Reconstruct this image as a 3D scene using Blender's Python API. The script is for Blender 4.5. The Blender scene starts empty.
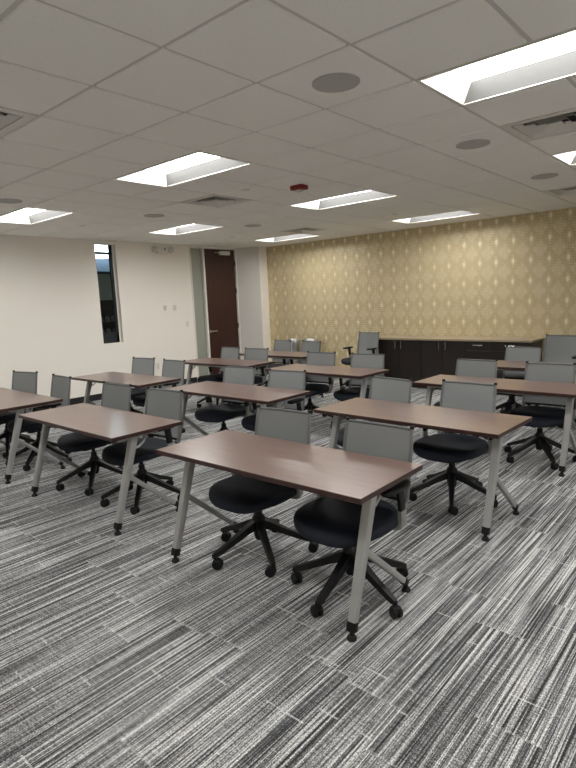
import bpy, bmesh, math, random
from math import sin, cos, pi, radians, sqrt
from mathutils import Vector, Matrix
random.seed(7)
S = bpy.context.scene
COL = S.collection

# ------------------------------------------------------------------ materials
def srgb(r, g, b):
    f = lambda c: (c/255/12.92) if c/255 <= .04045 else ((c/255+.055)/1.055)**2.4
    return (f(r), f(g), f(b), 1)

def mat(name, col, rough=.5, metal=0.0, spec=.5, coat=0.0):
    m = bpy.data.materials.new(name); m.use_nodes = True
    b = m.node_tree.nodes['Principled BSDF']
    b.inputs['Base Color'].default_value = col
    b.inputs['Roughness'].default_value = rough
    b.inputs['Metallic'].default_value = metal
    b.inputs['Specular IOR Level'].default_value = spec
    if coat: b.inputs['Coat Weight'].default_value = coat; b.inputs['Coat Roughness'].default_value = .2
    return m

class NT:
    """small helper for building node graphs"""
    def __init__(s, m):
        s.t = m.node_tree; s.b = s.t.nodes.get('Principled BSDF')
    def n(s, typ, **kw):
        nd = s.t.nodes.new(typ)
        for k, v in kw.items(): setattr(nd, k, v)
        return nd
    def l(s, a, b): s.t.links.new(a, b)
    def put(s, sock, v):
        if isinstance(v, (int, float)): sock.default_value = v
        elif isinstance(v, tuple): sock.default_value = v
        else: s.l(v, sock)
    def m(s, op, a, b=0.0, c=0.0):
        nd = s.n('ShaderNodeMath', operation=op)
        s.put(nd.inputs[0], a); s.put(nd.inputs[1], b); s.put(nd.inputs[2], c)
        return nd.outputs[0]
    def xyz(s):
        c = s.n('ShaderNodeTexCoord'); q = s.n('ShaderNodeSeparateXYZ')
        s.l(c.outputs['Object'], q.inputs[0]); return q.outputs[0], q.outputs[1], q.outputs[2]
    def vec(s, x, y, z=0.0):
        c = s.n('ShaderNodeCombineXYZ')
        for i, v in enumerate((x, y, z)): s.put(c.inputs[i], v)
        return c.outputs[0]
    def noise(s, v, scale, detail=2.0, rough=.5):
        nd = s.n('ShaderNodeTexNoise'); s.l(v, nd.inputs['Vector'])
        nd.inputs['Scale'].default_value = scale; nd.inputs['Detail'].default_value = detail
        nd.inputs['Roughness'].default_value = rough
        return nd.outputs[0]
    def white(s, v):
        nd = s.n('ShaderNodeTexWhiteNoise', noise_dimensions='3D'); s.l(v, nd.inputs['Vector']); return nd.outputs[0]
    def ramp(s, f, stops, interp='LINEAR'):
        nd = s.n('ShaderNodeValToRGB'); s.l(f, nd.inputs[0]); e = nd.color_ramp.elements
        nd.color_ramp.interpolation = interp
        while len(e) < len(stops): e.new(.5)
        for k, (p, c) in enumerate(stops):
            e[k].position = p; e[k].color = c if isinstance(c, tuple) else (c, c, c, 1)
        return nd.outputs[0]
    def mix(s, f, a, b):
        nd = s.n('ShaderNodeMix', data_type='RGBA'); s.put(nd.inputs[0], f); s.put(nd.inputs[6], a); s.put(nd.inputs[7], b)
        return nd.outputs[2]
    def bump(s, h, strength=.3, dist=.002):
        nd = s.n('ShaderNodeBump'); nd.inputs['Strength'].default_value = strength; nd.inputs['Distance'].default_value = dist
        s.l(h, nd.inputs['Height']); s.l(nd.outputs[0], s.b.inputs['Normal'])

def mat_carpet():
    m = mat('carpet', srgb(95, 95, 95), .95, spec=.1); k = NT(m); x, y, z = k.xyz()
    # planks 25 cm x 1 m laid along y, each shifted
    px = k.m('FLOOR', k.m('DIVIDE', x, .25))
    r0 = k.white(k.vec(px, 3.0, 1.0))
    ysh = k.m('ADD', y, k.m('MULTIPLY', r0, 1.0))
    py = k.m('FLOOR', ysh)
    rp = k.white(k.vec(px, py, 7.0)); rp2 = k.white(k.vec(px, py, 17.0))
    sh = k.m('MULTIPLY', rp, 50.0)
    xs = k.m('ADD', x, sh)
    fine = k.noise(k.vec(k.m('MULTIPLY', xs, 190.0), k.m('MULTIPLY', y, 1.7), sh), 1.0, 2.0, .6)
    mid = k.noise(k.vec(k.m('MULTIPLY', xs, 70.0), k.m('MULTIPLY', y, .8), sh), 1.0, 2.0, .6)
    broad = k.noise(k.vec(k.m('MULTIPLY', x, 9.0), k.m('MULTIPLY', y, .5), 3.0), 1.0, 1.0)
    broad = k.m('ADD', broad, k.m('MULTIPLY', k.m('SUBTRACT', rp2, .5), .16))
    cross = k.noise(k.vec(k.m('MULTIPLY', x, 11.0), k.m('MULTIPLY', y, 85.0), 2.0), 1.0, 2.0, .6)
    weave = k.noise(k.vec(k.m('MULTIPLY', x, 210.0), k.m('MULTIPLY', y, 130.0), 0.0), 1.0, 2.0, .75)
    v = k.m('ADD', k.m('MULTIPLY', fine, .95), k.m('MULTIPLY', mid, .40))
    v = k.m('ADD', v, k.m('MULTIPLY', broad, .30))
    v = k.m('ADD', v, k.m('MULTIPLY', cross, .32))
    v = k.m('ADD', v, k.m('MULTIPLY', weave, 1.0))
    v = k.m('DIVIDE', v, 2.97)
    c = k.ramp(v, [(.385, srgb(18, 18, 20)), (.455, srgb(76, 76, 77)), (.505, srgb(121, 122, 123)), (.555, srgb(182, 183, 183)), (.62, srgb(240, 240, 238))])
    # bright yarns along the planks, broken up
    yarn = k.noise(k.vec(k.m('MULTIPLY', xs, 120.0), k.m('MULTIPLY', y, 1.1), k.m('ADD', sh, 9.0)), 1.0, 0.0)
    yf = k.m('MULTIPLY', k.ramp(yarn, [(.62, 0.0), (.70, 1.0)]), k.ramp(weave, [(.34, 0.0), (.55, 1.0)]))
    c = k.mix(k.m('MULTIPLY', yf, .7), c, srgb(242, 242, 240))
    yd = k.ramp(yarn, [(.32, 1.0), (.38, 0.0)])
    c = k.mix(k.m('MULTIPLY', yd, .75), c, srgb(38, 38, 40))
    # short bright cross threads and the plank ends
    fy = k.m('FRACT', ysh)
    fy4 = k.m('FRACT', k.m('MULTIPLY', k.m('ADD', y, k.m('MULTIPLY', rp, .6)), 1.7))
    end = k.m('LESS_THAN', fy, .012)
    thr = k.m('MULTIPLY', k.m('LESS_THAN', fy4, .014), k.m('GREATER_THAN', k.noise(k.vec(k.m('MULTIPLY', x, 9.0), k.m('MULTIPLY', y, 1.0), 5.0), 1.0), .52))
    c = k.mix(k.m('MULTIPLY', k.m('MULTIPLY', k.m('MAXIMUM', k.m('MULTIPLY', end, .4), thr), k.ramp(weave, [(.36, .2), (.55, 1.0)])), .5), c, srgb(234, 234, 232))
    k.l(c, k.b.inputs['Base Color'])
    k.bump(weave, .5, .003)
    return m

def mat_wallpaper():
    m = mat('gold_wallpaper', srgb(190, 172, 128), .5); k = NT(m); x, y, z = k.xyz()
    def lat(px, pz, ox=0.0, oz=0.0):
        u = k.m('SUBTRACT', k.m('FRACT', k.m('ADD', k.m('DIVIDE', x, px), ox)), .5)
        v = k.m('SUBTRACT', k.m('FRACT', k.m('ADD', k.m('DIVIDE', z, pz), oz)), .5)
        return k.m('ABSOLUTE', u), k.m('ABSOLUTE', v)
    def diamond(px, pz, a, b, ox=0.0, oz=0.0):
        u, v = lat(px, pz, ox, oz)
        return k.m('ADD', k.m('DIVIDE', u, a), k.m('DIVIDE', v, b))
    D = diamond(.27, .32, .095, .185)
    big = k.m('LESS_THAN', D, 1.0)
    ring = k.m('MULTIPLY', k.m('GREATER_THAN', D, 1.45), k.m('LESS_THAN', D, 1.75))
    D2 = diamond(.27, .32, .5, .5, .5, .5)                                        # field between the diamonds
    small = k.m('LESS_THAN', diamond(.0338, .040, .30, .34), 1.0)
    nz = k.noise(k.vec(k.m('MULTIPLY', k.m('FRACT', k.m('DIVIDE', x, .27)), 15.0), k.m('MULTIPLY', k.m('FRACT', k.m('DIVIDE', z, .32)), 17.0), 0.0), 1.0, 1.0)
    scroll = k.ramp(k.m('ABSOLUTE', k.m('SUBTRACT', nz, .5)), [(.035, 1.0), (.06, 0.0)])
    cl = k.ramp(D2, [(.70, 1.0), (.95, .0)])
    orn = k.m('MAXIMUM', big, k.m('MULTIPLY', small, k.ramp(nz, [(.38, .15), (.52, .8)])))
    orn = k.m('MAXIMUM', orn, k.m('MULTIPLY', scroll, k.m('MULTIPLY', cl, .8)))
    orn = k.m('MAXIMUM', orn, k.m('MULTIPLY', ring, .5))
    fib = k.noise(k.vec(k.m('MULTIPLY', x, 300.0), k.m('MULTIPLY', z, 18.0), 0.0), 1.0, 2.0)
    base = k.ramp(fib, [(.3, srgb(180, 162, 120)), (.7, srgb(197, 180, 138))])
    c = k.mix(k.m('MULTIPLY', orn, .8), base, srgb(246, 238, 214))
    k.l(c, k.b.inputs['Base Color'])
    k.l(k.m('MULTIPLY', k.m('ADD', k.m('MULTIPLY', orn, .35), .10), 1.0), k.b.inputs['Metallic'])
    k.l(k.m('SUBTRACT', .52, k.m('MULTIPLY', orn, .2)), k.b.inputs['Roughness'])
    k.bump(orn, .25, .001)
    return m

def mat_wood(name, c1, c2, rough, sx, sy, sz, coat=0.0, spec=.5):
    m = mat(name, c1, rough, spec=spec, coat=coat); k = NT(m); x, y, z = k.xyz()
    v = k.vec(k.m('MULTIPLY', x, sx), k.m('MULTIPLY', y, sy), k.m('MULTIPLY', z, sz))
    f = k.noise(v, 1.0, 5.0, .6)
    k.l(k.ramp(f, [(.30, c1), (.70, c2)]), k.b.inputs['Base Color'])
    return m

def mat_tile():
    m = mat('ceiling_tile', srgb(225, 221, 212), .9, spec=.1); k = NT(m); x, y, z = k.xyz()
    v = k.vec(x, y, z)
    f = k.noise(v, 160.0, 3.0, .7)
    k.l(k.ramp(f, [(.35, srgb(237, 236, 231)), (.6, srgb(245, 244, 239))]), k.b.inputs['Base Color'])
    k.bump(f, .35, .003)
    return m

def mat_mesh():
    m = mat('grey_mesh', srgb(118, 121, 122), .6, spec=.3); k = NT(m); x, y, z = k.xyz()
    w = k.m('MULTIPLY', k.m('SINE', k.m('MULTIPLY', x, 900.0)), k.m('SINE', k.m('MULTIPLY', z, 900.0)))
    k.l(k.ramp(w, [(.0, srgb(136, 139, 140)), (1.0, srgb(160, 163, 163))]), k.b.inputs['Base Color'])
    t = k.n('ShaderNodeBsdfTransparent'); mx = k.n('ShaderNodeMixShader'); mx.inputs[0].default_value = .14
    out = k.t.nodes['Material Output']
    k.l(k.b.outputs[0], mx.inputs[1]); k.l(t.outputs[0], mx.inputs[2]); k.l(mx.outputs[0], out.inputs['Surface'])
    return m

def mat_emit(name, col, st):
    m = bpy.data.materials.new(name); m.use_nodes = True
    b = m.node_tree.nodes['Principled BSDF']
    b.inputs['Base Color'].default_value = (.8, .8, .8, 1)
    b.inputs['Emission Color'].default_value = col; b.inputs['Emission Strength'].default_value = st
    return m

def mat_blind():
    m = mat('ribbed_glass', srgb(160, 166, 160), .3); k = NT(m); x, y, z = k.xyz()
    wob = k.noise(k.vec(k.m('MULTIPLY', y, 3.0), k.m('MULTIPLY', z, 1.5), 0.0), 1.0, 1.0)
    w = k.m('SINE', k.m('MULTIPLY', k.m('ADD', z, k.m('MULTIPLY', wob, .05)), 420.0))
    k.l(k.ramp(w, [(.0, srgb(132, 136, 128)), (1.0, srgb(182, 184, 174))]), k.b.inputs['Base Color'])
    return m

M = {}
M['carpet'] = mat_carpet()
M['wallpaper'] = mat_wallpaper()
M['paint'] = mat('wall_paint', srgb(240, 235, 227), .85, spec=.2)
M['paint_and_shade_grey'] = mat('grey_and_column_shade', srgb(202, 199, 193), .85, spec=.2)  # plain grey elsewhere; on the column, shade put into the colour
M['tile'] = mat_tile()
M['grid'] = mat('grid_metal', srgb(205, 203, 198), .5)
M['white_metal'] = mat('white_metal', srgb(225, 222, 215), .45)
M['black_base'] = mat('black_baseboard', srgb(26, 26, 27), .5)
M['table_top'] = mat_wood('table_laminate', srgb(102, 79, 71), srgb(121, 97, 88), .31, 3.0, 60.0, 60.0, coat=.45, spec=.7)
M['table_edge'] = mat('table_edge', srgb(56, 32, 27), .4)
M['leg'] = mat('silver_paint', srgb(160, 160, 158), .45, .25)
M['black'] = mat('black_plastic', srgb(15, 15, 16), .45, spec=.35)
M['rubber'] = mat('black_rubber', srgb(13, 13, 14), .6, spec=.3)
M['seat'] = mat('navy_upholstery', srgb(17, 23, 34), .7, spec=.3)
M['mesh'] = mat_mesh()
M['frame'] = mat('chair_frame', srgb(112, 114, 115), .4, .2)
M['elbow'] = mat('grey_bracket', srgb(140, 140, 138), .45, .2)
M['band'] = mat('mesh_band', srgb(84, 87, 89), .7)
M['door'] = mat_wood('door_veneer', srgb(46, 21, 17), srgb(64, 31, 25), .4, 30.0, 30.0, 1.2)
M['cab'] = mat_wood('espresso', srgb(30, 24, 21), srgb(40, 32, 28), .4, 25.0, 25.0, 1.5)
M['counter'] = mat_wood('counter', srgb(150, 136, 112), srgb(166, 152, 126), .35, 2.0, 40.0, 40.0)
M['steel'] = mat('steel', srgb(205, 205, 205), .28, 1.0)
M['chrome'] = mat('satin_chrome', srgb(200, 200, 198), .25, 1.0)
M['dark_frame'] = mat('dark_frame', srgb(48, 54, 56), .4, .4)
M['side_panel'] = mat('dimmed_panel', srgb(97, 97, 96), .7, spec=.2)  # fixture sides darkened in colour to read dimmer than the lens
M['lens'] = mat_emit('light_lens', (1.0, .985, .96, 1), 21.5)
M['vent'] = mat('vent_metal', srgb(216, 214, 208), .5)
M['dark'] = mat('dark_cavity', srgb(14, 14, 15), .8)
M['grille'] = mat('speaker_grille', srgb(178, 178, 174), .7)
M['red'] = mat('red_plastic', srgb(125, 20, 18), .4)
M['clear'] = mat('strobe_lens', srgb(220, 220, 215), .15)
M['blind'] = mat_blind()
M['far_wall'] = mat('far_wall', srgb(180, 190, 178), .8)
M['blue'] = mat('blue_soffit', srgb(84, 100, 120), .7)
M['far_lamp'] = mat_emit('far_lamp', (.9, .97, 1.0, 1), 7.0)
M['charcoal'] = mat('charcoal_shelf', srgb(42, 46, 48), .6)
M['dim_grey'] = mat('grey_container', srgb(92, 98, 100), .5)
M['paper'] = mat('paper', srgb(225, 228, 225), .8)
g = bpy.data.materials.new('glass'); g.use_nodes = True
gb = g.node_tree.nodes['Principled BSDF']
gb.inputs['Transmission Weight'].default_value = 1.0; gb.inputs['Roughness'].default_value = 0.0
gb.inputs['IOR'].default_value = 1.2; gb.inputs['Base Color'].default_value = (.80, .88, .88, 1)
M['glass'] = g

# ------------------------------------------------------------------ mesh helpers
class MB:
    def __init__(s): s.bm = bmesh.new(); s.mi = 0
    def _tag(s, before):
        for f in s.bm.faces:
            if f not in before: f.material_index = s.mi
    def box(s, x0, x1, y0, y1, z0, z1, bev=0.0, seg=2, M4=None, taper=None):
        vs = [s.bm.verts.new((x, y, z)) for x in (x0, x1) for y in (y0, y1) for z in (z0, z1)]
        F = [(0,1,3,2),(4,6,7,5),(0,4,5,1),(2,3,7,6),(0,2,6,4),(1,5,7,3)]
        fs = [s.bm.faces.new([vs[i] for i in f]) for f in F]
        for f in fs: f.material_index = s.mi
        if taper:
            cx, cy = (x0+x1)/2, (y0+y1)/2
            for v in vs:
                if abs(v.co.z-z0) < 1e-9: v.co.x = cx+(v.co.x-cx)*taper; v.co.y = cy+(v.co.y-cy)*taper
        if bev:
            es = list({e for f in fs for e in f.edges})
            r = bmesh.ops.bevel(s.bm, geom=es, offset=bev, segments=seg, profile=.5, affect='EDGES')
            vs = list({v for v in r['verts']} | {v for v in vs if v.is_valid})
        if M4 is not None:
            for v in vs: v.co = M4 @ v.co
        return vs
    def ring(s, pts): return [s.bm.verts.new(p) for p in pts]
    def loft(s, rings, cap=True, closed=True):
        R = [s.ring(r) for r in rings]
        n = len(R[0])
        for a, b in zip(R, R[1:]):
            for i in range(n if closed else n-1):
                f = s.bm.faces.new((a[i], a[(i+1) % n], b[(i+1) % n], b[i])); f.material_index = s.mi
        if cap:
            f = s.bm.faces.new(R[0][::-1]); f.material_index = s.mi
            f = s.bm.faces.new(R[-1]); f.material_index = s.mi
        return R
    def tube(s, pts, r, n=10, cap=True, flat=1.0):
        """round tube along a list of points; r number or list"""
        pts = [Vector(p) for p in pts]; rr = r if isinstance(r, (list, tuple)) else [r]*len(pts)
        rings = []; ref = None
        for i, p in enumerate(pts):
            d = (pts[min(i+1, len(pts)-1)]-pts[max(i-1, 0)]).normalized()
            if ref is None:
                ref = Vector((1, 0, 0)) if abs(d.x) < .9 else Vector((0, 1, 0))
            a = (ref-d*ref.dot(d)).normalized(); b = d.cross(a); ref = a
            rings.append([p+a*cos(2*pi*k/n)*rr[i]+b*sin(2*pi*k/n)*rr[i]*flat for k in range(n)])
        s.loft(rings, cap)
    def bar(s, pts, ws, hs, cap=True):
        """rectangular bar along points: ws = size along x, hs = size across"""
        pts = [Vector(p) for p in pts]; rings = []
        for i, p in enumerate(pts):
            d = (pts[min(i+1, len(pts)-1)]-pts[max(i-1, 0)]).normalized()
            a = Vector((1, 0, 0)); a = (a-d*a.dot(d)).normalized(); b = d.cross(a)
            w = ws[i] if isinstance(ws, (list, tuple)) else ws; h = hs[i] if isinstance(hs, (list, tuple)) else hs
            c = .18
            q = [(-.5+c*.5*h/w if w > h else -.5+c*.5, -.5)]
            rings.append([p+a*u*w+b*v*h for u, v in ((-.42,-.5),(.42,-.5),(.5,-.36),(.5,.36),(.42,.5),(-.42,.5),(-.5,.36),(-.5,-.36))])
        s.loft(rings, cap)
    def lathe(s, prof, cx=0.0, cy=0.0, n=24, cap=True):
        s.loft([[(cx+r*cos(2*pi*k/n), cy+r*sin(2*pi*k/n), z) for k in range(n)] for r, z in prof], cap)
    def disc_x(s, x0, x1, cy, cz, r, n=16, rb=None):
        rb = r*.85
        s.loft([[(x, cy+q*cos(2*pi*k/n), cz+q*sin(2*pi*k/n)) for k in range(n)] for x, q in ((x0, rb), (x0+(x1-x0)*.2, r), (x1-(x1-x0)*.2, r), (x1, rb))])
    def move(s, M4):
        for v in s.bm.verts: v.co = M4 @ v.co
    def build(s, name, mats, parent=None, loc=None, smooth=35):
        bmesh.ops.recalc_face_normals(s.bm, faces=s.bm.faces)
        me = bpy.data.meshes.new(name); s.bm.to_mesh(me); s.bm.free()
        for mm in (mats if isinstance(mats, (list, tuple)) else [mats]): me.materials.append(mm)
        if smooth:
            me.polygons.foreach_set('use_smooth', [True]*len(me.polygons)); me.set_sharp_from_angle(angle=radians(smooth))
        o = bpy.data.objects.new(name, me); COL.objects.link(o)
        if parent: o.parent = parent
        if loc: o.location = loc
        return o

def tag(o, label, cat, group=None):
    o['label'] = label; o['category'] = cat
    if group: o['group'] = group
    return o
def thing(name, label, cat, loc=(0,0,0), rz=0.0, group=None):
    o = bpy.data.objects.new(name, None); COL.objects.link(o)
    o.location = loc; o.rotation_euler = (0, 0, rz); o.empty_display_size = .1
    return tag(o, label, cat, group)
def struct(o): o['kind'] = 'structure'; return o
def kids(o): return [c for c in bpy.data.objects if c.parent == o]
def copy_tree(o, parent=None):
    c = o.copy(); COL.objects.link(c)
    if parent: c.parent = parent
    for ch in kids(o): copy_tree(ch, c)
    return c

# ------------------------------------------------------------------ room dimensions (metres)
XL, YB, XR, YF, H = -8.862, 9.028, 3.2, -1.6, 2.786
T = .6096; GX, GY = -2.151, 1.665            # ceiling grid origin
cell_x = lambda i: GX - i*T                  # left-going column lines
cell_y = lambda j: GY + j*T

# floor
b = MB(); b.box(XL-2.6, XR+.15, YF-.15, YB+.15, -.12, 0); struct(b.build('floor', M['carpet'], smooth=0))
# back wall (gold paper), right wall and the wall behind the viewer
b = MB(); b.box(XL-.15, XR+.15, YB, YB+.15, 0, H+.3); struct(b.build('wall_back', M['wallpaper'], smooth=0))
b = MB(); b.box(XR, XR+.15, YF-.15, YB, 0, H+.3); struct(b.build('wall_right', M['paint'], smooth=0))
b = MB(); b.box(XL-.15, XR, YF-.15, YF, 0, H+.3); struct(b.build('wall_front', M['paint'], smooth=0))
# left wall with the window slit and the door opening
WY0, WY1, WZ0, WZ1 = 5.10, 5.50, .98, 2.745
DY0, DY1, DZ = 7.17, 8.45, 2.755
b = MB()
b.box(XL-.15, XL, YF, WY0, 0, H+.3); b.box(XL-.15, XL, WY1, DY0, 0, H+.3)
b.box(XL-.15, XL, WY0, WY1, 0, WZ0); b.box(XL-.15, XL, WY0, WY1, WZ1, H+.3)
b.box(XL-.15, XL, DY0, DY1, DZ, H+.3); b.box(XL-.15, XL, DY1, YB, 0, H+.3)
struct(b.build('wall_left', M['paint'], smooth=0))
# corner column beside the door
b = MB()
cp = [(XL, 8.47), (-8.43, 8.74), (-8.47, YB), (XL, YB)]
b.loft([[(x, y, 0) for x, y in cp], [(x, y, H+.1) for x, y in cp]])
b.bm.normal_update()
for f_ in b.bm.faces: f_.material_index = 1 if f_.calc_center_median().y > 8.8 else 0  # door-side face gets the darker grey as painted-in shade
struct(b.build('trim_1', [M['paint_and_shade_grey'], M['paint']], smooth=0))
# black baseboards
b = MB(); b.box(XL, XL+.014, YF, DY0-.03, 0, .11, .003, 1); struct(b.build('baseboard_left', M['black_base'], smooth=0))
b = MB(); b.box(-8.46, XR, YB-.014, YB, 0, .11, .003, 1); struct(b.build('baseboard_back', M['black_base'], smooth=0))

# window slit: frame set back in the opening, header panel, pane
w = struct(thing('window_1', 'x', 'window', (XL, 0, 0))); del w['label']; del w['category']
b = MB()
fx0, fx1 = -.125, -.085
b.box(fx0, fx1, WY0, WY0+.035, WZ0, WZ1-.025); b.box(fx0, fx1, WY1-.075, WY1-.025, WZ0, WZ1-.025)
b.box(fx0, fx1, WY0, WY1, WZ0, WZ0+.17); b.box(fx0, fx1, WY0, WY1, 2.56, 2.60)
b.box(fx0+.005, fx1-.004, WY0, WY1, WZ0+.17, WZ0+.19)
struct(b.build('window_frame', M['dark_frame'], w, smooth=0))
b = MB(); b.box(-.108, -.102, WY0+.03, WY1-.05, 2.60, WZ1-.02); struct(b.build('pane', M['glass'], w, smooth=0))
b = MB(); b.box(fx0, fx1+.06, WY0, WY1, WZ1-.025, WZ1); struct(b.build('head_trim', M['white_metal'], w, smooth=0))
b = MB(); b.box(fx0, fx1+.006, WY1-.025, WY1, WZ0, WZ1-.025); struct(b.build('side_jamb', M['white_metal'], w, smooth=0))
b = MB(); b.box(-.108, -.102, WY0+.03, WY1-.07, WZ0+.16, 2.57); struct(b.build('pane', M['glass'], w, smooth=0))

# the dim room seen through the slit
b = MB(); b.box(XL-2.55, XL-2.45, 3.6, 10.6, 0, 3.0); struct(b.build('wall_beyond', M['far_wall'], smooth=0))
b = MB(); b.box(XL-2.45, XL-.15, 3.5, 10.6, 2.95, 3.05)
b.box(XL-2.45, XL-.15, 3.5, 3.6, 0, 2.95); b.box(XL-2.45, XL-.15, 10.5, 10.6, 0, 2.95)
struct(b.build('trim_2', M['paint_and_shade_grey'], smooth=0))
b = MB(); b.box(XL-2.45, XL-1.6, 5.2, 9.2, 2.36, 2.95); struct(b.build('trim_3', M['blue'], smooth=0))

# door with its frame and the narrow side light
d = struct(thing('door_1', 'x', 'door', (XL, 0, 0))); del d['label']; del d['category']
b = MB(); b.box(-.075, -.025, 7.555, 8.425, .012, 2.735, .003, 1); struct(b.build('door_leaf', M['door'], d, smooth=0))
b = MB()
for y0, y1 in ((DY0, DY0+.03), (7.505, 7.552), (8.428, DY1)): b.box(-.13, .012, y0, y1, 0, 2.74, .003, 1)
b.box(-.13, .012, DY0, DY1, 2.738, DZ, .003, 1)
struct(b.build('door_frame', M['white_metal'], d, smooth=0))
b = MB(); b.box(-.06, -.05, DY0+.03, 7.505, 0, 2.738); struct(b.build('side_light', M['blind'], d, smooth=0))
b = MB()
b.lathe([(.026, 0), (.026, .008), (.012, .012), (.012, .05)], n=16)
b.move(Matrix.Translation((-.025, 7.62, 1.02)) @ Matrix.Rotation(pi/2, 4, 'Y'))
b.tube([(.025, 7.60, 1.02), (.03, 7.66, 1.02), (.03, 7.76, 1.02)], .011, 8)
struct(b.build('door_handle', M['chrome'], d))
b = MB(); b.box(-.025, .035, 7.98, 8.26, 2.62, 2.70, .006, 2); b.box(-.01, .0, 7.86, 8.0, 2.66, 2.675)
struct(b.build('door_closer', M['white_metal'], d))
for z in (.25, 1.1, 1.86, 2.45):
    b = MB(); b.tube([(-.012, 8.428, z-.055), (-.012, 8.428, z+.055)], .012, 10); struct(b.build('hinge', M['dark_frame'], d))

# ------------------------------------------------------------------ ceiling: tiles, bars, unseen light-sealing lid
LIGHTS = [(2,2),(7,2),(7,6),(2,6),(2,10),(7,10),(-3,2),(-3,6)]         # (column i, row j): two cells wide along x
LIGHTS_OUT = [(2,-2),(-3,-2),(7,-2),(-8,-2),(-8,2),(-8,6)]                                   # unseen fixtures behind and right of the viewer, added for ceiling bounce
VENTS = [(4,4),(6,9),(-2,4),(-1,9),(2,-1)]                             # cell column, row (cell spans x0-(i+1)T .. x0-iT)
taken = set()
for i, j in LIGHTS+LIGHTS_OUT: taken |= {(i, j), (i+1, j)}
taken |= set(VENTS)
bt = MB(); gap = .0125
i_lo, i_hi = -9, 11; j_lo, j_hi = -6, 12
for i in range(i_lo, i_hi+1):
    for j in range(j_lo, j_hi+1):
        x0, x1 = max(cell_x(i+1), XL), min(cell_x(i), XR); y0, y1 = max(cell_y(j), YF), min(cell_y(j+1), YB)
        if x1-x0 < .03 or y1-y0 < .03 or (i, j) in taken: continue
        bt.box(x0+gap, x1-gap, y0+gap, y1-gap, H, H+.02, .004, 1)
bt.box(XL-.15, XR+.15, YF-.15, YB+.15, H+.30, H+.36)  # unseen lid above the tiles, added to block light leaks
ceil = struct(bt.build('ceiling', M['tile'], smooth=0))
bg = MB()
for i in range(i_lo, i_hi+2):
    x = cell_x(i)
    if not XL < x < XR: continue
    ys = [cell_y(j) for j in range(j_lo, j_hi+2)]
    for j in range(j_lo, j_hi+1):
        y0, y1 = max(cell_y(j), YF), min(cell_y(j+1), YB)
        if y1 <= y0 or any((i-1, j) == (a, c) for a, c in LIGHTS+LIGHTS_OUT): continue
        bg.box(x-.014, x+.014, y0, y1, H+.009, H+.03)
for j in range(j_lo, j_hi+2):
    y = cell_y(j)
    if YF < y < YB: bg.box(XL, XR, y-.014, y+.014, H+.0095, H+.03)
bg.box(XL, XL+.022, YF, YB, H+.004, H+.02); bg.box(XL, XR, YB-.022, YB, H+.004, H+.02)
struct(bg.build('ceiling_grid', M['grid'], ceil, smooth=0))

# ------------------------------------------------------------------ recessed lights
def make_light():
    t = thing('ceiling_light', 'x', 'ceiling light')
    W2, D2, r, up = T-.012, T/2-.012, .014, .105      # half length, half width, rim, recess
    b = MB()
    b.box(-W2, W2, -D2, -D2+r, 0, .02); b.box(-W2, W2, D2-r, D2, 0, .02)
    b.box(-W2, -W2+r, -D2+r, D2-r, 0, .02); b.box(W2-r, W2, -D2+r, D2-r, 0, .02)
    b.build('frame', M['white_metal'], t, smooth=0)
    wi, di = W2-r, D2-r
    for sgn in (1, -1):                                # long sloped panels
        b = MB()
        b.loft([[(x, sgn*di, .004), (x, sgn*(di-.05), up), (x, sgn*(di-.046), up+.004), (x, sgn*(di+.005), .004)] for x in (-wi, wi)])
        b.build('side_panel', M['side_panel'], t, smooth=0)
    for sgn in (1, -1):
        b = MB()
        b.loft([[(sgn*wi, y, .004), (sgn*(wi-.07), y, up), (sgn*(wi-.066), y, up+.004), (sgn*(wi+.005), y, .004)] for y in (-di, di)])
        b.build('end_panel', M['white_metal'], t, smooth=0)
    b = MB(); b.box(-wi+.06, wi-.06, -di+.04, di-.04, up, up+.006); b.build('lens', M['lens'], t, smooth=0)
    b = MB(); b.box(-W2, W2, -D2, D2, .12, .15); b.build('housing', M['white_metal'], t, smooth=0)
    return t
LL = ['recessed strip light in front of the left-middle square vent, second largest in the photo',
      'recessed strip light cut by the left edge of the photo',
      'far left recessed light close above the narrow side light and door wall',
      'recessed strip light right of the red fire strobe',
      'recessed strip light closest along the gold wall, above the dark cabinets',
      'recessed light in the far left corner, above the silver bins',
      'large bright recessed light nearest the viewer, top right corner',
      'small visible end of a recessed light at the right edge under the big vent']
lproto = make_light()
for n, (i, j) in enumerate(LIGHTS+LIGHTS_OUT):
    o = lproto if n == 0 else copy_tree(lproto)
    o.location = (cell_x(i+1), cell_y(j)+T/2, H)
    o['group'] = 'recessed ceiling lights'
    o['label'] = LL[n] if n < len(LL) else 'unseen recessed strip light added overhead of or right of the viewer'
    if n >= len(LL): o['group'] = 'unseen recessed lights added around the viewer'

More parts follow.
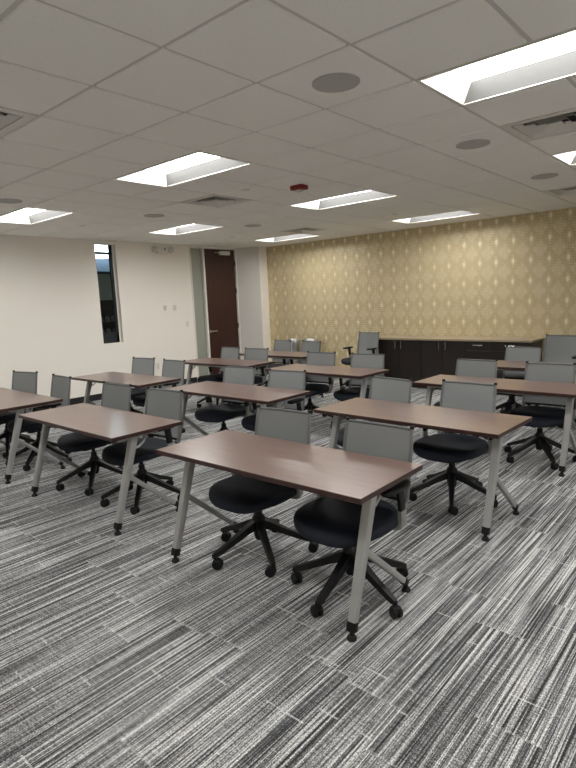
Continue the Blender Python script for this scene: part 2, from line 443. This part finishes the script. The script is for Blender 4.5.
# ------------------------------------------------------------------ air vents
def make_vent():
    t = thing('ceiling_vent', 'x', 'air vent')
    h = T/2-.012
    b = MB()
    for a, w_, z0 in ((h, .055, 0),):
        b.box(-a, a, -a, -a+w_, z0, .012); b.box(-a, a, a-w_, a, z0, .012); b.box(-a, -a+w_, -a+w_, a-w_, z0, .012); b.box(a-w_, a, -a+w_, a-w_, z0, .012)
    b.build('frame', M['vent'], t, smooth=0)
    for a in (.225, .165, .105):                       # nested flared cones
        b = MB(); q = a-.030
        b.loft([[(-a,-a,.003),(a,-a,.003),(a,a,.003),(-a,a,.003)], [(-q,-q,.032),(q,-q,.032),(q,q,.032),(-q,q,.032)]], cap=False)
        b.loft([[(-a,-a,.0),(a,-a,.0),(a,a,.0),(-a,a,.0)], [(-q,-q,.029),(q,-q,.029),(q,q,.029),(-q,q,.029)]], cap=False)
        b.build('louver', M['vent'], t, smooth=0)
    b = MB(); b.box(-.05, .05, -.05, .05, .004, .012); b.build('centre_plate', M['vent'], t, smooth=0)
    b = MB(); b.box(-h, h, -h, h, .075, .10); b.build('backing', M['dark'], t, smooth=0)
    return t
VL = ['square vent above the middle tables, between two strip lights',
      'square vent near the gold wall, in the far left part of the ceiling',
      'large square vent at the right edge below the brightest light',
      'square vent at the right edge close to the gold wall',
      'corner of a square vent at the left edge of the ceiling']
vproto = make_vent()
for n, (i, j) in enumerate(VENTS):
    o = vproto if n == 0 else copy_tree(vproto)
    o.location = (cell_x(i)-T/2, cell_y(j)+T/2, H); o['label'] = VL[n]; o['group'] = 'square ceiling vents'

# round ceiling speakers
SP = [((-1,1),'largest round grey ceiling speaker, nearest the viewer'), ((-1,4),'round grey ceiling speaker just left of the big right-edge vent, second from the viewer'),
      ((-1,7),'round grey ceiling speaker at right, third of the row near the gold wall'), ((6,1),'round grey ceiling speaker at the left edge beside the left strip light'),
      ((6,4),'round grey ceiling speaker above the second row of the left tables'), ((6,7),'round grey ceiling speaker farthest back at left, near the corner light')]
sproto = None
for (i, j), lab in SP:
    if sproto is None:
        sproto = thing('ceiling_speaker', 'x', 'ceiling speaker')
        b = MB(); b.lathe([(.130, .001), (.130, -.006), (.123, -.008), (.119, -.006)], n=40, cap=False); b.build('rim', M['grille'], sproto)
        b = MB(); b.lathe([(.120, .0), (.120, -.006), (.05, -.009), (.002, -.0095)], n=40); b.build('grille', M['grille'], sproto)
        o = sproto
    else: o = copy_tree(sproto)
    o.location = (cell_x(i)-T/2, cell_y(j)+T/2, H); o['label'] = lab; o['group'] = 'round ceiling speakers'
# sprinkler caps
SK = [((-4.2, 4.20),'small white sprinkler cap beside the square vent and above the middle tables'), ((-4.16, 7.19),'small pale sprinkler cap near the strip light along the gold wall'),
      ((-7.41, 4.10),'small sprinkler cap on the ceiling by the left white wall'), ((-7.35, 6.95),'small sprinkler cap on the ceiling in front of the door')]
kp = None
for (x, y), lab in SK:
    if kp is None:
        b = MB(); b.lathe([(.042, .0), (.042, -.006), (.036, -.012), (.001, -.013)], n=20); kp = b.build('sprinkler_cap', M['white_metal']); o = kp
    else: o = kp.copy(); COL.objects.link(o)
    o.location = (x, y, H); tag(o, lab, 'sprinkler', 'ceiling sprinkler caps')
# red strobe
t = thing('fire_strobe', 'red fire alarm strobe on the ceiling beside a strip light', 'fire alarm', (-3.72, 4.5, H))
b = MB(); b.box(-.075, .075, -.06, .06, -.045, 0, .008, 2); b.build('body', M['red'], t)
b = MB(); b.box(-.03, .03, -.028, .028, -.062, -.045, .006, 2); b.build('lens', M['clear'], t)

# ------------------------------------------------------------------ things on the left wall
t = thing('emergency_light', 'white emergency light with two round heads high on the left wall', 'emergency light', (XL, 6.48, 2.66))
b = MB(); b.box(0, .07, -.12, .12, -.06, .06, .01, 2); b.build('body', M['white_metal'], t)
b = MB(); b.box(.069, .074, .03, .06, .0, .03); b.build('indicator', M['dark'], t, smooth=0)
for sg in (-1, 1):
    b = MB(); b.lathe([(.045, 0), (.062, .03), (.062, .055), (.056, .06)], n=20)
    b.move(Matrix.Translation((.03, sg*.19, 0)) @ Matrix.Rotation(radians(75), 4, 'Y'))
    h_ = b.build('lamp_head', M['vent'], t)
    b = MB(); b.lathe([(.055, .058), (.03, .067), (.001, .069)], n=20)
    b.move(Matrix.Translation((.03, sg*.19, 0)) @ Matrix.Rotation(radians(75), 4, 'Y')); b.build('lamp_lens', M['steel'], h_)
    b = MB(); b.tube([(.03, sg*.11, 0), (.03, sg*.16, 0)], .016, 10); b.build('neck', M['white_metal'], h_)
for y, lab in ((6.47, 'small white wall hook, left of the pair on the left wall'), (6.70, 'small white wall hook, right of the pair nearer the door')):
    t = thing('wall_hook', lab, 'wall hook', (XL, y, 1.57), 0, 'white hooks on the left wall')
    b = MB(); b.box(0, .012, -.03, .03, -.045, .045, .005, 2); b.build('plate', M['white_metal'], t)
    b = MB(); b.tube([(.01, 0, .01), (.05, 0, .0), (.065, 0, .03)], .009, 8); b.tube([(.01, 0, -.02), (.03, 0, -.05), (.05, 0, -.035)], .009, 8); b.build('peg', M['white_metal'], t)
t = thing('light_switch', 'small white light switch left of the door side light', 'light switch', (XL, 7.0, 1.22))
b = MB(); b.box(0, .008, -.036, .036, -.058, .058, .003, 1); b.build('plate', M['white_metal'], t)
b = MB(); b.box(.006, .014, -.014, .014, -.028, .028, .003, 1); b.build('rocker', M['white_metal'], t)
t = thing('wall_outlet', 'small white outlet plate low on the left wall', 'outlet', (XL, 6.2, .45))
b = MB(); b.box(0, .007, -.036, .036, -.058, .058, .003, 1); b.build('plate', M['white_metal'], t)
for z in (-.024, .024):
    b = MB(); b.box(.006, .009, -.016, .016, z-.015, z+.015, .004, 1); b.build('socket', M['paint_and_shade_grey'], t)

# things in the dim room beyond the window
SX = XL-2.1
t = thing('shelf_unit', 'charcoal shelf unit seen through the narrow window', 'shelf', (SX, 7.0, 0))
b = MB(); b.box(-.33, -.30, -.8, 1.0, 0, 1.78); b.build('back_panel', M['charcoal'], t, smooth=0)
for z in (.25, .70, 1.02, 1.30):
    b = MB(); b.box(-.30, .05, -.8, 1.0, z-.02, z); b.build('shelf_board', M['charcoal'], t, smooth=0)
jp = None
for k in range(12):
    z = (1.02, 1.30)[k % 2]*1.0; y = 6.35+.16*(k//2)
    if jp is None:
        b = MB(); b.lathe([(.05, 0), (.055, .02), (.055, .09), (.035, .11), (.035, .13)], n=14); jp = b.build('container', M['dim_grey']); o = jp
    else: o = jp.copy(); COL.objects.link(o)
    o.location = (SX-.1, y, z+.001); tag(o, 'small grey round container on the dark shelves behind the narrow window', 'container', 'containers behind the window')
b = MB(); b.box(SX-.298, SX-.29, 6.95, 7.12, 1.44, 1.74); tag(b.build('paper_notice', M['paper'], smooth=0), 'white paper sheet hanging behind the narrow window', 'paper')
b = MB(); b.box(XL-1.60, XL-1.2, 5.75, 6.2, 2.62, 2.66, .005, 1); tag(b.build('bracket_lamp', M['far_lamp'], smooth=0), 'bright lamp glimpsed in the dark room behind the narrow window', 'lamp')

b = MB(); b.box(XL-1.60, XL-1.3, 5.6, 6.8, 2.74, 2.93, .005, 1); tag(b.build('light_box', M['far_lamp'], smooth=0), 'white lit box above the dark room, in the top of the narrow window', 'lamp')

# ------------------------------------------------------------------ tables
def make_table():
    t = thing('training_table', 'x', 'table')
    L, Dp = 1.524, .61
    b = MB(); b.box(-L/2, L/2, -Dp/2, Dp/2, .709, .737, .002, 1)
    for f in b.bm.faces: f.material_index = 0 if f.normal.z > .9 else 1
    b.bm.normal_update()
    for f in b.bm.faces: f.material_index = 0 if f.calc_center_median().z > .7365 else 1
    b.build('tabletop', [M['table_top'], M['table_edge']], t)
    for sg in (-1, 1):
        x = sg*(L/2-.085)
        P0, P1 = Vector((x, -.078, .705)), Vector((x, -.270, .075))           # long front leg
        b = MB(); b.bar([P0, P0.lerp(P1, .5), P1], [.056, .050, .042], [.052, .046, .040])
        b.box(x-.03, x+.03, -.165, .12, .690, .709, .003, 1)                 # mounting plate
        lg = b.build('leg', M['leg'], t)
        b = MB(); d_ = (P1-P0).normalized()
        b.bar([P1-d_*.012, P1+d_*.034], .046, .044); b.tube([P1+d_*.02, (x, -.281, .022)], .012, 10); b.lathe([(.024, 0), (.026, .008), (.02, .02), (.01, .026)], x, -.281, 16)
        b.build('foot', M['rubber'], lg)
        J, P2 = P0.lerp(P1, .47)+Vector((0, .012, 0)), Vector((x, .238, .072))   # brace leg to the back
        b = MB(); b.bar([J, J.lerp(P2, .5), P2], [.036, .034, .032], [.034, .032, .030])
        lg2 = b.build('rear_leg', M['leg'], t)
        b = MB(); d_ = (P2-J).normalized()
        b.bar([P2-d_*.01, P2+d_*.03], .038, .036); b.tube([P2+d_*.015, (x, .268, .022)], .011, 10); b.lathe([(.023, 0), (.025, .008), (.018, .02), (.01, .026)], x, .268, 16)
        b.build('foot', M['rubber'], lg2)
        b = MB(); b.tube([(x, -.10, .60), (x, -.045, .605), (x, .0, .635), (x, .02, .665), (x, .03, .695)], .009, 8)
        b.build('curved_brace', M['leg'], t)
    b = MB(); b.box(-L/2+.11, L/2-.11, -.15, -.115, .668, .705, .004, 1); b.build('rail', M['leg'], t)
    return t
tab_spots = [  # x, y, rotation, label
 (-2.085, 2.239, .96, 'brown table nearest the viewer, two chairs behind it, front row of the right column'),
 (-4.12, 2.23, 0, 'brown table at left centre, front row of the middle column'),
 (-6.06, 2.235, 0, 'brown table cut by the left edge of the photo, front row'),
 (-1.977, 3.684, -1.37, 'brown table right behind the nearest one, second row of the right column'),
 (-1.935, 5.285, -.58, 'long brown table reaching the right edge, third row of the right column'),
 (-1.96, 6.75, 0, 'brown table in front of the dark cabinets, last row at the right edge'),
 (-6.09, 3.737, .83, 'brown table closest to the left wall below the narrow window, second row'),
 (-4.078, 3.759, .56, 'brown table in the middle of the photo, second row of the middle column'),
 (-6.17, 5.53, 2.0, 'brown table in front of the dark wooden door, third row'),
 (-4.181, 5.43, -1.2, 'brown table in front of the lone raised armchair, third row of the middle column'),
 (-6.14, 6.75, 0, 'brown table farthest back at left, in front of the silver bins')]
tproto = make_table()
for n, (x, y, a, lab) in enumerate(tab_spots):
    o = tproto if n == 0 else copy_tree(tproto)
    o.location = (x, y, 0); o.rotation_euler = (0, 0, radians(a)); o['label'] = lab; o['group'] = 'brown training tables'

# ------------------------------------------------------------------ chairs (local: faces -y, origin under the gas column)
def superellipse(cx, cy, a, b_, n, z, p=3.2):
    out = []
    for k in range(n):
        th = 2*pi*k/n; c, s_ = cos(th), sin(th)
        out.append((cx+a*abs(c)**(2/p)*(1 if c >= 0 else -1), cy+b_*abs(s_)**(2/p)*(1 if s_ >= 0 else -1), z))
    return out
def upright_pts(sg):
    return [Vector((sg*.215, .215, .445)), Vector((sg*.222, .240, .52)), Vector((sg*.224, .258, .60)), Vector((sg*.224, .272, .70)), Vector((sg*.222, .290, .80)), Vector((sg*.218, .312, .908))]
def make_chair(lift=0.0, tall=0.0):
    t = thing('mesh_chair', 'x', 'chair')
    Z = Vector((0, 0, lift))
    # five base legs, each with its caster
    for k in range(5):
        b = MB()
        prof = [(.028, .210, .028, .030), (.09, .186, .026, .024), (.20, .136, .021, .019), (.31, .092, .018, .016), (.345, .080, .013, .012)]
        b.loft([[(r, -w, z-h), (r, w, z-h), (r, w*.8, z+h), (r, -w*.8, z+h)] for r, z, w, h in prof])
        lg = b.build('base_leg', M['black'], t); lg.rotation_euler = (0, 0, 2*pi*k/5)
        b = MB()
        b.disc_x(-.026, -.005, .018, -.037, .0315); b.disc_x(.005, .026, .018, -.037, .0315)
        b.box(-.022, .022, -.008, .040, -.034, -.008, .006, 2); b.tube([(0, 0, -.02), (0, 0, .012)], .008, 8)
        c = b.build('caster', M['rubber'], lg); c.location = (.332, 0, .069); c.rotation_euler = (0, 0, .7+1.9*k)
    b = MB(); b.lathe([(.026, .10), (.034, .12), (.042, .18), (.044, .245), (.034, .262), (.030, .27)], n=20); b.build('base_hub', M['black'], t)
    b = MB(); b.lathe([(.026, .25), (.026, .31+lift*.6), (.016, .311+lift*.6), (.016, .375+lift)], n=16); b.build('gas_column', M['black'], t)
    b = MB()
    b.box(-.055, .055, -.12, .11, .345+lift, .405+lift, .012, 2); b.box(-.19, .19, -.09, -.05, .392+lift, .41+lift); b.box(-.19, .19, .06, .10, .392+lift, .41+lift)
    b.tube([(-.04, -.06, .33+lift), (-.04, -.06, .36+lift)], .028, 12)
    mech = b.build('seat_mechanism', M['black'], t)
    b = MB(); b.tube([(-.05, -.05, .375+lift), (-.17, -.06, .372+lift), (-.22, -.065, .365+lift)], [.006, .006, .010], 8); b.build('lever', M['black'], mech)
    # seat: rounded cushion, dished, with a waterfall front
    b = MB(); n = 44
    rings = []
    for sc, z in ((.80, .410), (.93, .415), (.99, .428), (1.0, .444), (.985, .460), (.94, .471), (.82, .475), (.6, .472), (.3, .468), (.06, .466)):
        r = superellipse(0, -.025, (.274*sc), .254*sc, n, z+lift, 2.9)
        rings.append([(x*(1.0-.10*max(0, y-.05)/.2), y, zz-.035*max(0, (-y-.15)/.11)**2+.012*max(0, (y-.1)/.1)) for x, y, zz in r])
    b.loft(rings); b.build('seat', M['seat'], t, smooth=60)
    # back: two uprights, the stretched mesh between them and its band at the top
    H_ = lambda p: Vector((p.x, p.y, p.z+lift+(tall*(p.z-.445)/.463 if tall else 0)))
    for sg in (-1, 1):
        b = MB(); P = [H_(p) for p in upright_pts(sg)]
        b.tube(P, [.013, .013, .012, .0115, .011, .0105], 10)
        up = b.build('back_upright', M['frame'], t)
        b = MB(); e = P[-1]; b.tube([e-Vector((0, .001, .012)), e+Vector((0, .001, .006))], .0135, 10); b.build('end_cap', M['black'], up)
        b = MB(); q = P[0]
        b.bar([q+Vector((0, .004, .05)), q+Vector((0, .0, .0)), q+Vector((0, -.012, -.03)), Vector((sg*.205, .15, .408+lift)), Vector((sg*.19, .06, .402+lift))], .030, .018)
        b.build('seat_bracket', M['elbow'], t)
    b = MB(); nx, nz = 12, 10; rows = []
    PL, PR = [H_(p) for p in upright_pts(-1)], [H_(p) for p in upright_pts(1)]
    def at(P, f):
        f = f*(len(P)-1); i = min(int(f), len(P)-2); return P[i].lerp(P[i+1], f-i)
    for off in (-.0022, .0022):
        R_ = []
        for a in range(nz+1):
            f = .14+.85*a/nz; l, r = at(PL, f), at(PR, f)
            row = []
            for c in range(nx+1):
                s_ = c/nx; p = l.lerp(r, s_); bow = .028*(1-(2*s_-1)**2)*(.55+.45*sin(pi*min(1, a/nz*1.1)))
                row.append(b.bm.verts.new((p.x, p.y+bow+off, p.z)))
            R_.append(row)
        rows.append(R_)
    for R_ in rows:
        for a in range(nz):
            for c in range(nx): b.bm.faces.new((R_[a][c], R_[a][c+1], R_[a+1][c+1], R_[a+1][c]))
    A, B_ = rows
    for a in range(nz):
        b.bm.faces.new((A[a][0], A[a+1][0], B_[a+1][0], B_[a][0])); b.bm.faces.new((A[a][nx], B_[a][nx], B_[a+1][nx], A[a+1][nx]))
    for c in range(nx):
        b.bm.faces.new((A[0][c], B_[0][c], B_[0][c+1], A[0][c+1])); b.bm.faces.new((A[nz][c], A[nz][c+1], B_[nz][c+1], B_[nz][c]))
    b.build('backrest_mesh', M['mesh'], t)
    for f0, nm in ((.972, 'top_band'), (.14, 'lower_bar')):
        b = MB(); l, r = at(PL, f0), at(PR, f0); pts = []
        for c in range(nx+1):
            s_ = c/nx; p = l.lerp(r, s_); k_ = .55+.45*sin(pi*min(1, ((f0-.14)/.85)*1.1)); pts.append((p.x, p.y+.028*(1-(2*s_-1)**2)*k_, p.z))
        b.tube(pts, .0075 if nm == 'top_band' else .010, 8); b.build(nm, M['band'] if nm == 'top_band' else M['black'], t)
    # armrests: black pad on a black post, grey elbow into the seat pan
    al = lift
    for sg in (-1, 1):
        b = MB()
        b.bar([(sg*.275, .075, .640+al), (sg*.277, .085, .56+al), (sg*.276, .092, .50+al)], [.020, .022, .024], [.058, .052, .046])
        po = b.build('arm_post', M['black'], t)
        b = MB(); rr = []
        for z, sc in ((.634, .86), (.640, .97), (.652, 1.0), (.660, .93), (.662, .7)):
            rr.append([(sg*.272+x, y+.035, z_) for x, y, z_ in superellipse(0, 0, .040*sc, .128*sc, 24, z+al, 3.0)])
        b.loft(rr); b.build('arm_pad', M['black'], po, smooth=50)
        b = MB(); b.bar([(sg*.276, .090, .51+al), (sg*.276, .093, .45+al), (sg*.27, .093, .42+al)], .026, .046)
        b.tube([(sg*.270, .093, .432+al), (sg*.262, .093, .410+al), (sg*.235, .09, .399+al), (sg*.17, .085, .398+al)], [.017, .017, .015, .013], 10)
        b.build('arm_elbow', M['elbow'], po)
    return t
BK = .308   # base centre to the top of the back
def spot_chair(o, x, y, a, base, lab, group):
    r = radians(a); o.location = (x+sin(r)*BK, y-cos(r)*BK, 0); o.rotation_euler = (0, 0, r); o['label'] = lab; o['group'] = group
    legs = [c for c in kids(o) if c.name.startswith('base_leg')]
    for k, l in enumerate(legs): l.rotation_euler = (0, 0, radians(base-a+72*k))
ch = [  # x, y of the back's top edge, turn, turn of the base, label
 (-2.42, 2.67, 4, 256, 'grey mesh swivel chair at the nearest table, left of its two chairs'),
 (-1.66, 2.65, -.5, 202, 'grey mesh swivel chair at the nearest table, right of its two chairs'),
 (-4.65, 2.77, 2, 250, 'grey mesh swivel chair at the front middle table, left of its two chairs'),
 (-3.92, 2.79, 4.5, 244, 'grey mesh swivel chair at the front middle table, right of its two chairs'),
 (-6.70, 2.78, 12, 262, 'grey mesh swivel chair at the left edge table, left of its two chairs'),
 (-5.82, 2.80, -3, 240, 'grey mesh swivel chair at the left edge table, right of its two chairs'),
 (-2.49, 4.20, -9, 215, 'grey mesh swivel chair at the second right-column table, left of its two chairs'),
 (-1.80, 4.26, 0, 294, 'grey mesh swivel chair at the second right-column table, right of its two chairs'),
 (-2.34, 5.75, -3, 230, 'grey mesh swivel chair at the long right-edge table, left of its two chairs'),
 (-1.58, 5.70, 2, 308, 'grey mesh swivel chair at the long right-edge table, right of its two chairs'),
 (-2.33, 7.22, -7, 200, 'grey mesh swivel chair at the last right table, in front of the dark cabinets'),
 (-1.42, 7.18, -4, 270, 'grey mesh chair cut by the right edge at the last right table'),
 (-6.57, 4.37, 6, 260, 'grey mesh swivel chair at the table below the narrow window, left of its two chairs'),
 (-5.86, 4.36, 0, 236, 'grey mesh swivel chair at the table below the narrow window, right of its two chairs'),
 (-4.47, 4.22, 5, 228, 'grey mesh swivel chair at the second middle table, left of its two chairs'),
 (-3.73, 4.20, 8, 250, 'grey mesh swivel chair at the second middle table, right of its two chairs'),
 (-6.50, 5.97, -5, 244, 'grey mesh swivel chair in front of the dark wooden door, left of its pair'),
 (-5.91, 5.97, 6, 264, 'grey mesh swivel chair right of the dark wooden door, right of its pair'),
 (-4.53, 5.82, 4, 233, 'grey mesh swivel chair at the third middle table, left of its two chairs'),
 (-3.81, 5.86, 8, 222, 'grey mesh swivel chair at the third middle table, right of its two chairs'),
 (-6.55, 7.30, -8, 210, 'grey mesh swivel chair at the farthest left table, left of the silver bins'),
 (-5.85, 7.25, -8, 254, 'grey mesh swivel chair at the farthest left table, covering the right silver bin')]
cproto = make_chair()
for n, (x, y, a, bs, lab) in enumerate(ch):
    o = cproto if n == 0 else copy_tree(cproto)
    spot_chair(o, x, y, a, bs, lab, 'mesh chairs at the tables')
tall = make_chair(.065, .01); spot_chair(tall, -5.40, 8.36, -6, 240, 'raised grey mesh armchair standing alone left of the dark cabinets', 'raised armchairs by the gold wall')
tall2 = copy_tree(tall); spot_chair(tall2, -2.12, 8.20, -4, 250, 'raised grey mesh armchair right of the dark cabinets at the right edge', 'raised armchairs by the gold wall')

# ------------------------------------------------------------------ cabinets along the gold wall
CY0, CY1, CZ = 8.45, YB-.02, .845
def handle_v(x, parent):
    b = MB(); b.tube([(x, -.03, .69), (x, -.03, .83)], .007, 8)
    for z in (.705, .815): b.tube([(x, .0, z), (x, -.03, z)], .006, 8)
    b.build('handle', M['chrome'], parent)
def handle_h(x, z, parent):
    b = MB(); b.tube([(x-.075, -.03, z), (x+.075, -.03, z)], .007, 8)
    for q in (-.06, .06): b.tube([(x+q, 0, z), (x+q, -.03, z)], .006, 8)
    b.build('handle', M['chrome'], parent)
def cabinet(x0, x1, kind, lab):
    t = thing('base_cabinet', lab, 'cabinet', ((x0+x1)/2, CY0, 0), 0, 'dark cabinets along the gold wall')
    h = (x1-x0)/2
    b = MB(); b.box(-h+.001, h-.001, .02, CY1-CY0, .10, CZ); b.box(-h+.001, h-.001, .08, CY1-CY0, 0, .10); b.build('body', M['cab'], t, smooth=0)
    if kind == 'doors':
        for sg in (-1, 1):
            b = MB(); b.box(min(sg*.002, sg*(h-.003)), max(sg*.002, sg*(h-.003)), 0, .02, .105, CZ-.005, .002, 1); dr = b.build('door', M['cab'], t, smooth=0)
            handle_v(sg*.058, dr)
    else:
        b = MB(); b.box(-h+.003, h-.003, 0, .02, .70, CZ-.005, .002, 1); dr = b.build('drawer', M['cab'], t, smooth=0)
        handle_h(0, .785, dr)
        b = MB(); b.box(-h+.003, h-.003, 0, .02, .105, .695, .002, 1); b.build('door', M['cab'], t, smooth=0)
cabinet(-5.27, -4.42, 'doors', 'dark double-door cabinet at the left end of the run')
cabinet(-4.42, -3.62, 'doors', 'dark double-door cabinet second from the left end')
cabinet(-3.62, -3.22, 'drawers', 'dark cabinet with a top drawer, right beside the double-door ones')
cabinet(-3.22, -2.62, 'drawers', 'dark cabinet with a top drawer at the right end of the run')
b = MB(); b.box(-5.29, -2.585, CY0-.035, CY1, CZ, CZ+.033, .003, 1)
tag(b.build('worktop', M['counter']), 'long tan worktop lying over the dark cabinets', 'worktop')

# silver bins
bp = None
for x, y, lab in ((-7.52, 8.74, 'silver cylindrical bin by the gold wall, left one beside the column'), (-7.08, 8.76, 'silver cylindrical bin by the gold wall, right one behind the far chair')):
    if bp is None:
        bp = thing('trash_bin', 'x', 'bin')
        b = MB(); b.lathe([(.138, 0), (.142, .012), (.142, .70)], n=32, cap=True); b.build('body', M['steel'], bp)
        b = MB(); b.lathe([(.146, .70), (.147, .78), (.138, .80), (.10, .803), (.095, .79)], n=32, cap=True); b.build('lid', M['steel'], bp)
        b = MB(); b.lathe([(.144, .0), (.145, .03)], n=32); b.build('base_ring', M['black'], bp)
        o = bp
    else: o = copy_tree(bp)
    o.location = (x, y, 0); tag(o, lab, 'bin', 'silver bins')

# ------------------------------------------------------------------ camera, world, view
f, yaw, pit, rol, HC = 542.888, .7251, .1560, -.0427, 1.6425
fw = Vector((-sin(yaw)*cos(pit), cos(yaw)*cos(pit), -sin(pit))); rt = Vector((cos(yaw), sin(yaw), 0)); up = rt.cross(fw)
r2 = rt*cos(rol)+up*sin(rol); u2 = -rt*sin(rol)+up*cos(rol)
cam = bpy.data.cameras.new('camera'); cam.sensor_fit = 'VERTICAL'; cam.sensor_height = 24; cam.lens = f*24/768; cam.clip_start = .05
co = bpy.data.objects.new('camera', cam); COL.objects.link(co)
mw = Matrix((( r2.x, u2.x, -fw.x, 0), (r2.y, u2.y, -fw.y, 0), (r2.z, u2.z, -fw.z, HC), (0, 0, 0, 1)))
co.matrix_world = mw
S.camera = co
wd = bpy.data.worlds.new('world'); wd.use_nodes = True; wd.node_tree.nodes['Background'].inputs[0].default_value = (.02, .02, .025, 1); S.world = wd
S.view_settings.view_transform = 'Standard'; S.view_settings.look = 'None'; S.view_settings.gamma = 1; S.view_settings.use_curve_mapping = False
S.view_settings.exposure = 0.0
S.cycles.use_denoising = True
S.cycles.max_bounces = 10; S.cycles.diffuse_bounces = 6
